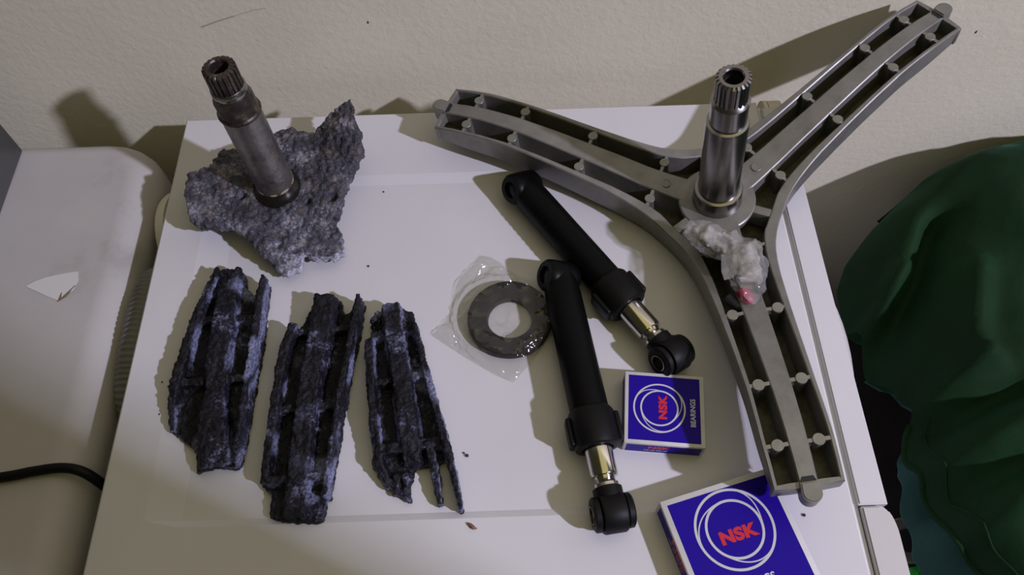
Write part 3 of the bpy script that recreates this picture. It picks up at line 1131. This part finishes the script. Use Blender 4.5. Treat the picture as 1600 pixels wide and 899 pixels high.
def shock(label, p0, p1, eye_tilt, end_tilt, ticks):
    p0, p1 = Vector((*p0, 0)), Vector((*p1, 0))
    d = p1 - p0
    L_ = d.length
    t_ = thing('shock_absorber', label, 'shock absorber', (p0.x, p0.y, REC + 0.0187), atan2(d.y, d.x), 'suspension shock absorbers')
    RX = Matrix.Rotation(pi / 2, 4, 'Y')          # lathe axis z -> x
    bm = bmesh.new()
    lathe(bm, [(.0105, -.009), (.0132, -.004), (.0146, .006), (.0154, .018), (.0154, .128), (.0140, .129)], 40, RX)
    tb = link('damper_tube', bm, M['black'], t_, True, 35)
    bm = bmesh.new()                               # flattened top eye
    ET = Matrix.Rotation(radians(eye_tilt), 4, 'X') @ Matrix.Rotation(pi / 2, 4, 'X')
    lathe(bm, [(.0076, -.0150), (.0120, -.0150), (.0140, -.0125), (.0144, -.0080), (.0144, .0080), (.0140, .0125), (.0120, .0150), (.0076, .0150), (.0072, .0135), (.0072, -.0135), (.0076, -.0150)], 36, ET, close=False)
    link('top_eye', bm, M['black'], t_, True, 35)
    bm = bmesh.new()
    lathe(bm, [(.0, -.0118), (.0071, -.0118), (.0071, .0118), (0, .0118)], 24, ET)
    link('eye_bush', bm, M['bore'], t_, True, 35)
    bm = bmesh.new()                               # collar
    lathe(bm, [(.0150, .1235), (.0168, .1245), (.0185, .1275), (.0186, .1500), (.0172, .1545), (.0150, .1555), (.0125, .1555), (.0118, .1535)], 40, RX)
    cl = link('collar', bm, M['rubber'], t_, True, 35)
    for s in (1, -1):
        bm = bmesh.new()
        ya, yb_ = sorted((s * .0165, s * .0212))
        box(bm, .1290, .1520, ya, yb_, -.0075, .0075, .0020, 3)
        link('collar_ear', bm, M['rubber'], cl, True, 40)
    bm = bmesh.new()
    lathe(bm, [(.0108, .150), (.0108, L_ - .0285), (.0102, L_ - .0270), (.0085, L_ - .0265), (.0078, L_ - .0245), (.0085, L_ - .0225), (.0098, L_ - .0210), (.0098, L_ - .0180), (.0086, L_ - .0165)], 40, RX)
    link('piston_rod', bm, M['chrome'], t_, True, 35)
    bm = bmesh.new()                               # end eye: shank, ring, bush flanges
    lathe(bm, [(.0085, L_ - .0195), (.0112, L_ - .0180), (.0112, L_ - .010), (.0105, L_ - .003)], 32, RX)
    EE = Matrix.Translation((L_, 0, 0)) @ Matrix.Rotation(radians(end_tilt), 4, 'X') @ Matrix.Rotation(pi / 2, 4, 'X')
    lathe(bm, [(.009, -.0090), (.0142, -.0090), (.0150, -.0075), (.0150, .0075), (.0142, .0090), (.009, .0090)], 36, EE)
    ee = link('end_eye', bm, M['rubber'], t_, True, 35)
    for s in (1, -1):
        bm = bmesh.new()
        lathe(bm, [(.0072, s * .0092), (.0118, s * .0092), (.0130, s * .0105), (.0128, s * .0140), (.0112, s * .0152), (.0078, s * .0152), (.0072, s * .0092)], 32, EE, close=False)
        link('bush_flange', bm, M['rubber'], ee, True, 35)
    bm = bmesh.new()
    lathe(bm, [(.0060, -.0158), (.0071, -.0158), (.0071, .0158), (.0060, .0158), (.0060, -.0158)], 28, EE, close=False)
    link('bush_sleeve', bm, M['steel'], ee, True, 35)
    bm = bmesh.new()
    lathe(bm, [(.0, -.0120), (.0060, -.0120), (.0060, .0120), (0, .0120)], 20, EE)
    link('sleeve_bore', bm, M['bore'], ee, True, 35)
    if ticks:
        bm = bmesh.new()
        for k in range(14):
            x = .036 + k * .0066
            a = radians(150 if k % 5 else 140)
            for rr_ in (0, 1):
                if rr_ and k > 8:
                    continue
                aa = radians(-38 - 16 * rr_)
                c = Vector((x, sin(aa) * .0155, cos(aa) * .0155))
                mt = Matrix.Translation(c) @ Matrix.Rotation(-aa, 4, 'X')
                r = bmesh.ops.create_cube(bm, size=1)
                for v in r['verts']:
                    v.co = mt @ Vector((v.co.x * .0012, v.co.y * .0032, v.co.z * .0009))
        o = link('embossed_marks', bm, M['black'], tb)
        o['kind'] = 'stuff'
    return t_


shock('black shock absorber under the left spider arm, its tube marked with small ticks', (.3345, -.1095), (.4495, -.2845), -24, -14, True)
shock('black shock absorber between the ring in its bag and the small blue box', (.3625, -.2070), (.3900, -.4095), -30, -3, False)

# ------------------------------------------------------------------ oil seal in clear film
seal = thing('oil_seal', 'dark grey rubber ring seal lying inside a clear plastic sachet', 'seal', (.3190, -.2395, REC))
bm = bmesh.new()
lathe(bm, [(.0188, .0045), (.0185, .0020), (.0192, .0010), (.0340, .0010), (.0358, .0025), (.0360, .0085), (.0350, .0100), (.0300, .0102), (.0215, .0102), (.0200, .0098), (.0192, .0075), (.0188, .0045)], 72, None, close=False)
link('rubber_ring', bm, M['seal'], seal, True, 35)
bm = bmesh.new()
lathe(bm, [(.0190, .0060), (.0203, .0085), (.0210, .0088), (.0204, .0076), (.0194, .0055), (.0190, .0060)], 60, None, close=False)
link('spring_lip', bm, M['pale_grey'], seal, True, 35)
BAG = [(.2944, -.1714), (.3042, -.1734), (.3125, -.1795), (.3206, -.1893), (.3289, -.1932), (.3440, -.205), (.3570, -.2273), (.3600, -.2454), (.3490, -.2606), (.3350, -.2800), (.3202, -.2963), (.3060, -.289), (.2947, -.2814), (.2730, -.266), (.2525, -.2501), (.2605, -.240), (.2682, -.2303), (.2700, -.212), (.2755, -.1936), (.2845, -.1850)]
bagP = []
for i in range(len(BAG)):
    a, c = BAG[i], BAG[(i + 1) % len(BAG)]
    bagP += [a, ((a[0] + c[0]) / 2, (a[1] + c[1]) / 2)]
CREASE = [((.0104, -.0222), (.0277, -.0209)), ((.0300, -.0106), (.0308, -.0171)), ((-.0131, .042), (-.0075, .051)), ((-.0057, .0388), (.0017, .0395)), ((.0153, -.0364), (.0092, -.048)), ((.0326, .0112), (.0326, -.0003)), ((.0277, -.0209), (.0308, -.0171)), ((-.030, .030), (-.010, .045)), ((-.048, .004), (-.040, .030)), ((-.045, -.012), (-.020, -.040)), ((-.02, -.015), (-.006, -.021)), ((.008, -.0265), (.022, -.016)), ((.012, -.031), (.020, -.025)), ((-.004, .030), (.006, .0375)), ((.024, .002), (.034, .0095)), ((-.012, .046), (-.004, .052)), ((.004, -.047), (.014, -.040)), ((-.052, -.006), (-.036, .006))]


def seg_d(x, y, pts):
    best = 9
    P = Vector((x, y))
    for a, c in zip(pts[:-1], pts[1:]):
        a, c = Vector(a), Vector(c)
        ab = c - a
        k = max(0, min(1, (P - a).dot(ab) / ab.length_squared))
        best = min(best, (P - a - ab * k).length)
    return best


V2, F2, E2 = cdt(bagP, 0.0012, 0.0006)
bm = bmesh.new()
vs_ = []
for v in V2:
    d = hypot(v.x - .3190, v.y + .2395)
    z = .0105 * (1 - sstep(.034, .050, d)) + .0014
    if d < .016:
        z -= .0030 * (1 - sstep(.008, .016, d))
    p3 = Vector((v.x, v.y, 0))
    wr = abs(noise.noise(p3 * 62 + Vector((3, 1, 0)))) * .0060 + abs(noise.noise(p3 * 150)) * .0022
    edge = min(hypot(v.x - a[0], v.y - a[1]) for a in bagP)
    z += wr * (.25 + .75 * sstep(.026, .040, d)) * (0.3 + min(1, edge / .006)) + (.0011 if d <= .037 else 0)
    for cr in CREASE:
        q = seg_d(v.x - .3190, v.y + .2395, cr)
        if q < .005:
            z += .0021 * exp(-(q / .0016) ** 2)
    vs_.append(bm.verts.new((v.x - .3190, v.y + .2395, z)))
for f in F2:
    bm.faces.new([vs_[i] for i in f])
pb = thing('plastic_sachet', 'clear crinkled plastic sachet wrapped over the dark ring seal', 'bag', (.3190, -.2395, REC))
link('top_film', bm, M['film'], pb, True, 40)
bm = bmesh.new()
vs_ = [bm.verts.new((v.x - .3190, v.y + .2395, .0004)) for v in V2]
for f in F2:
    bm.faces.new([vs_[i] for i in f])
link('bottom_film', bm, M['haze'], pb, True)

# ------------------------------------------------------------------ bearing boxes


def ring_band(bm, f0, f1, a0, a1, z, n=72):
    A_, B_ = [], []
    closed = a1 - a0 >= 359.9
    m_ = n if closed else n + 1
    for k in range(m_):
        a = radians(a0 + (a1 - a0) * k / n)
        u = k / n
        A_.append(bm.verts.new((f0(u) * cos(a), f0(u) * sin(a), z)))
        B_.append(bm.verts.new((f1(u) * cos(a), f1(u) * sin(a), z)))
    for k in range(m_ if closed else n):
        l = (k + 1) % m_
        bm.faces.new((A_[k], A_[l], B_[l], B_[k]))


def bearing_box(label, cx, cy, rz, sx, sy, h, z0_, s, dy=0.0):
    t_ = thing('bearing_box', label, 'box', (cx, cy, z0_), rz, 'blue bearing boxes')
    bm = bmesh.new()
    box(bm, -sx / 2, sx / 2, -sy / 2, sy / 2, 0.0, h, .0009, 2)
    link('carton', bm, M['card'], t_, True, 40)
    e = .00008
    ins = .0030 * s
    bm = bmesh.new()
    prism(bm, [(-sx / 2 + ins, -sy / 2 + ins * 1.15), (sx / 2 - ins, -sy / 2 + ins * 1.15), (sx / 2 - ins, sy / 2 - ins), (-sx / 2 + ins, sy / 2 - ins)], h - .0002, h + e)
    pn = link('printed_panel', bm, M['blue'], t_)
    # side prints
    for ax, sg in ((0, -1), (0, 1), (1, -1), (1, 1)):
        bm = bmesh.new()
        if ax == 0:
            xa, xb = sorted((sg * (sx / 2 - .0002), sg * (sx / 2 + e)))
            box(bm, xa, xb, -sy / 2 + ins * .8, sy / 2 - ins * .8, .0010, h - .0025 * s)
        else:
            xa, xb = sorted((sg * (sy / 2 - .0002), sg * (sy / 2 + e)))
            box(bm, -sx / 2 + ins * .8, sx / 2 - ins * .8, xa, xb, .0010, h - .0025 * s)
        link('side_print', bm, M['blue'], t_)
    # emblem
    bm = bmesh.new()
    R1, R2, tk = .0205 * s, .0150 * s, .0013 * s
    z = h + e * 1.6
    ring_band(bm, lambda u: R1 - tk, lambda u: R1, 0, 360, z)
    ring_band(bm, lambda u: R2 - tk, lambda u: R2, 0, 360, z)
    R1i = R1 - tk * .7
    R2o = R2 - tk * .3
    for a0, a1, ra, rb in ((200, 100, R1i, R2o), (68, -8, R1i, R2o), (318, 228, R1i, R2o)):
        fr = lambda u, ra=ra, rb=rb: ra + (rb - ra) * (u * u * (3 - 2 * u))
        ring_band(bm, lambda u: fr(u) - tk * .26, lambda u: fr(u) + tk * .26, a0, a1, z + .00006, 30)
    for v in bm.verts:
        v.co.y += .0040 * s + dy
        v.co.x += .0002 * s
    link('ring_emblem', bm, M['white_ink'], pn)
    o = text_mesh('red_lettering', 'NSK', .0084 * s, .055, M['red_ink'], pn, (.0005 * s, .0010 * s + dy, z), sx=1.16)
    o = text_mesh('white_lettering', 'BEARINGS', .0054 * s, .024, M['white_ink'], pn, (-.0020 * s, -.0223 * s + dy, z), sx=.93)
    # lettering on the side that faces the front
    ms = Matrix.Translation((-sx / 2 - e * 1.6, .004 * s, h * .60)) @ Matrix.Rotation(-pi / 2, 4, 'Z') @ Matrix.Rotation(pi / 2, 4, 'X')
    text_mesh('side_lettering', 'NSK', .0072 * s, .045, M['red_ink'], t_, None, sx=1.15, matrix=ms)
    bm = bmesh.new()
    x_ = -sx / 2 - e * 1.6
    yy = .0145 * s
    for wd in (.004, .0035, .0045, .003):
        a, c = yy, yy - wd * s
        vs = [bm.verts.new((x_, a, h * .26)), bm.verts.new((x_, c, h * .26)), bm.verts.new((x_, c, h * .32)), bm.verts.new((x_, a, h * .32))]
        bm.faces.new(vs)
        yy = c - .0010 * s
    link('fine_print', bm, M['white_ink'], t_)
    return t_


bearing_box('small blue bearing box with white rings, near the end of the right shock absorber', .4382, -.3300, radians(90 - 6.6), .0600, .0625, .0185, REC, 1.0)
bcx, bcy, ba = .4244, -.4041, radians(15.2)
sxB = .0885
ox = Vector((cos(ba), sin(ba)))
oy = Vector((-sin(ba), cos(ba)))
cc = Vector((bcx, bcy)) + ox * sxB / 2 - oy * sxB / 2
bearing_box('large blue bearing box at the bottom edge, partly under the lower spider arm', cc.x, cc.y, ba, sxB, sxB, .0205, 0.0, 1.43, .0045)

# ------------------------------------------------------------------ crumbs on the lid


def crumb(x, y, z, r, mat, label, name='metal_crumb', flat=.6, group='loose crumbs on the lid'):
    bm = bmesh.new()
    bmesh.ops.create_icosphere(bm, subdivisions=1, radius=r)
    for v in bm.verts:
        v.co *= 1 + .5 * noise.noise(v.co * 900 + Vector((x * 100, y * 100, 0)))
        v.co.z *= flat
    o = link(name, bm, mat)
    zmin = min(v.co.z for v in o.data.vertices)
    o.location = (x, y, z - zmin)
    return tag(o, label, 'crumb', group)


crumb(.2820, -.3568, REC, .0016, M['speck'], 'larger black crumb right of the jagged corroded piece')
crumb(.2795, -.3545, REC, .0010, M['speck'], 'smaller black crumb beside the larger one right of the jagged piece')
bm = bmesh.new()
tube(bm, bez([(-.0035, .0022, .0006), (-.001, .0008, .0012), (.0012, -.0012, .0012), (.0038, -.0018, .0006)], 4), [.0006, .0009, .0012, .0012, .0013, .0014, .0015, .0016, .0015, .0012, .0008, .0006, .0004], 6)
o = link('brown_flake', bm, M['brown'])
o.location = (.2858, -.4125, 0.0003)
tag(o, 'tiny brown flake just below the tips of the jagged corroded piece', 'flake')
crumb(.5350, -.4124, 0.0, .0013, M['speck'], 'dark crumb on the lid right of the large blue box')
crumb(.0360, -.2905, 0.0, .0009, M['speck'], 'upper dark crumb in the shadow left of the leftmost corroded piece')
crumb(.0300, -.2865, 0.0, .0008, M['speck'], 'topmost dark crumb in the shadow left of the leftmost corroded piece')
crumb(.0330, -.3150, 0.0, .0008, M['speck'], 'lower dark crumb in the shadow left of the leftmost corroded piece')
crumb(.1935, -.1785, REC, .0011, M['speck'], 'dark crumb right of the broken spider foot')
crumb(.2030, -.0960, REC, .0009, M['speck'], 'dark crumb right of the broken spider spike')

# ------------------------------------------------------------------ green velvet blanket on a bench
bench = thing('bench', 'dark wooden bench under the green velvet blanket, right of the washing machine', 'bench', (1.05, -0.35, FLOOR))
BT = -0.40
bm = bmesh.new()
box(bm, -.37, .45, -.45, .30, BT - FLOOR - .04, BT - FLOOR, .004)
link('bench_top', bm, M['wood'], bench)
for sx_ in (-.33, .41):
    for sy_ in (-.41, .26):
        bm = bmesh.new()
        box(bm, sx_ - .025, sx_ + .025, sy_ - .025, sy_ + .025, 0, BT - FLOOR - .04)
        link('leg', bm, M['wood'], bench)

bl = thing('velvet_blanket', 'rumpled dark green velvet blanket heaped on the right beside the wall', 'blanket', (1.0, -0.3, BT))
HY = [-.70, -.60, -.52, -.475, -.44, -.40, -.36, -.32, -.285, -.24, -.20, -.15, -.11, -.08, -.05, -.02]
HX = [1.02, .92, .850, .792, .752, .730, .721, .714, .722, .722, .708, .695, .698, .712, .74, .78]


FOLDS = [([(.781, -.084), (.756, -.140), (.705, -.229)], -.030, .013), ([(.790, -.150), (.766, -.235)], .020, .012),
         ([(.739, -.125), (.690, -.190)], .022, .010), ([(.715, -.150), (.690, -.165)], -.018, .009),
         ([(.775, -.245), (.717, -.276)], .024, .011), ([(.800, -.275), (.740, -.300)], -.022, .012),
         ([(.717, -.335), (.79, -.312), (.86, -.330)], .022, .014), ([(.74, -.365), (.83, -.335)], -.018, .010),
         ([(.738, -.395), (.80, -.355), (.90, -.33)], .022, .016), ([(.80, -.42), (.92, -.38)], -.02, .018),
         ([(.84, -.10), (.90, -.22)], .012, .03), ([(.85, -.18), (.83, -.26)], -.014, .016), ([(.90, -.15), (.98, -.28)], -.01, .03)]


def cloth_z(x, y, xl, yb):
    d = min(x - xl, (yb - y) * 1.2)
    zt_ = interp(x, [.69, .76, .84, .92, 1.2], [-.160, -.105, -.066, -.048, -.04]) - .02 * sstep(-.30, -.55, y)
    z = zt_ - .050 * exp(-max(d, 0) / .020)
    for pts, amp, wd in FOLDS:
        q = seg_d(x, y, pts)
        if q < wd * 3:
            z += amp * exp(-(q / wd) ** 2)
    z += .006 * noise.noise(Vector((x * 14, y * 14, 2))) + .003 * noise.noise(Vector((x * 35, y * 35, 5)))
    return z


def cloth_sheet(shift, drop, name, mat, yr, lift=0.0):
    bm = bmesh.new()
    NY, NX = 110, 80
    rows = []
    for j in range(NY + 1):
        y = yr[0] + (yr[1] - yr[0]) * j / NY
        xl = interp(y, HY, HX) + shift(y)
        row = []
        for i in range(NX + 1):
            u = i / NX
            x = xl + (1.45 - xl) * u ** 1.7
            yb = interp(x, [.70, .74, .80, .86, 1.0, 1.3], [-.060, -.030, .000, .016, .022, .022])
            row.append(bm.verts.new((x - 1.0, y + .3, cloth_z(x, y, xl, yb) + drop - BT + lift)))
        rows.append(row)
    over = {}
    for r_ in rows:
        for v in r_:
            x, y = v.co.x + 1.0, v.co.y - .3
            yb = interp(x, [.70, .74, .80, .86, 1.0, 1.3], [-.060, -.030, .000, .016, .022, .022])
            over[v] = y - yb
            if y > yb - .01:
                v.co.z -= min((y - yb + .01) * 4, .22)
    for A_, B_ in zip(rows[:-1], rows[1:]):
        for i in range(NX):
            if max(over.get(q, -1) for q in (A_[i], A_[i + 1], B_[i + 1], B_[i])) < .012:
                bm.faces.new((A_[i], A_[i + 1], B_[i + 1], B_[i]))
    # hang the hem straight down
    ed = [r[0] for r in rows]
    low_ = [bm.verts.new((v.co.x + .03, v.co.y, max(v.co.z - .030, .01))) for v in ed]
    for k in range(len(ed) - 1):
        if max(over[ed[k]], over[ed[k + 1]]) < .012:
            bm.faces.new((ed[k], ed[k + 1], low_[k + 1], low_[k]))
    bmesh.ops.delete(bm, geom=[v for v in bm.verts if not v.link_faces], context='VERTS')
    return link(name, bm, mat, bl, True)


cloth_sheet(lambda y: 0.0, 0.0, 'top_layer', M['velvet'], (-.72, .026))
cloth_sheet(lambda y: -.012 * sstep(-.37, -.41, y) - .10 * sstep(-.41, -.53, y) + .02 * sstep(-.36, -.28, y), -.055, 'under_layer', M['teal'], (-.72, -.20), 0)
# stitched hem along the left edge
bm = bmesh.new()
hem = []
for k in range(30):
    y = -.47 + (.47 - .285) * k / 29
    x = interp(y, HY, HX)
    yb = 0.0
    hem.append((x - 1.0 + .001, y + .3, cloth_z(x, y, x, yb) - BT + .001))
tube(bm, hem, .0035, 8)
tube(bm, [(x + .011, y, cloth_z(x + 1.011, y - .3, interp(y - .3, HY, HX), 0) - BT + .0005) for x, y, z in hem], .0012, 6)
link('hem', bm, M['velvet'], bl, True)

# tin and green bottle on the bench, in the gap
tn = thing('tin_can', 'pale metal tin with a dark open mouth, behind the control panel end', 'tin', (.7480, -.3720, BT))
bm = bmesh.new()
lathe(bm, [(0, 0), (.0235, 0), (.024, .002), (.024, .098), (.0248, .0995), (.0248, .101), (.0232, .102), (.021, .099), (.016, .098), (.014, .0975), (0, .0975)], 40)
link('tin_body', bm, M['tin'], tn, True, 40)
bm = bmesh.new()
lathe(bm, [(.0, .0985), (.012, .0985), (.012, .104), (0, .104)], 28)  # solid dark disc painted in for the shade inside the open mouth
link('dark_mouth', bm, M['bore'], tn, True, 40)
gbt = thing('green_bottle', 'small bright green plastic bottle beside the tin at the bottom edge', 'bottle', (.7480, -.4150, BT))
bm = bmesh.new()
lathe(bm, [(0, 0), (.0155, 0), (.0165, .003), (.0165, .095), (.0145, .108), (.010, .116), (.008, .119), (0, .119)], 32)
link('bottle_body', bm, M['green'], gbt, True, 40)
bm = bmesh.new()
lathe(bm, [(0, 0), (.006, 0), (.006, .003), (0, .004)], 18, Matrix.Translation((.0, .0, .117)))
link('bottle_cap', bm, M['tin'], gbt, True, 40)
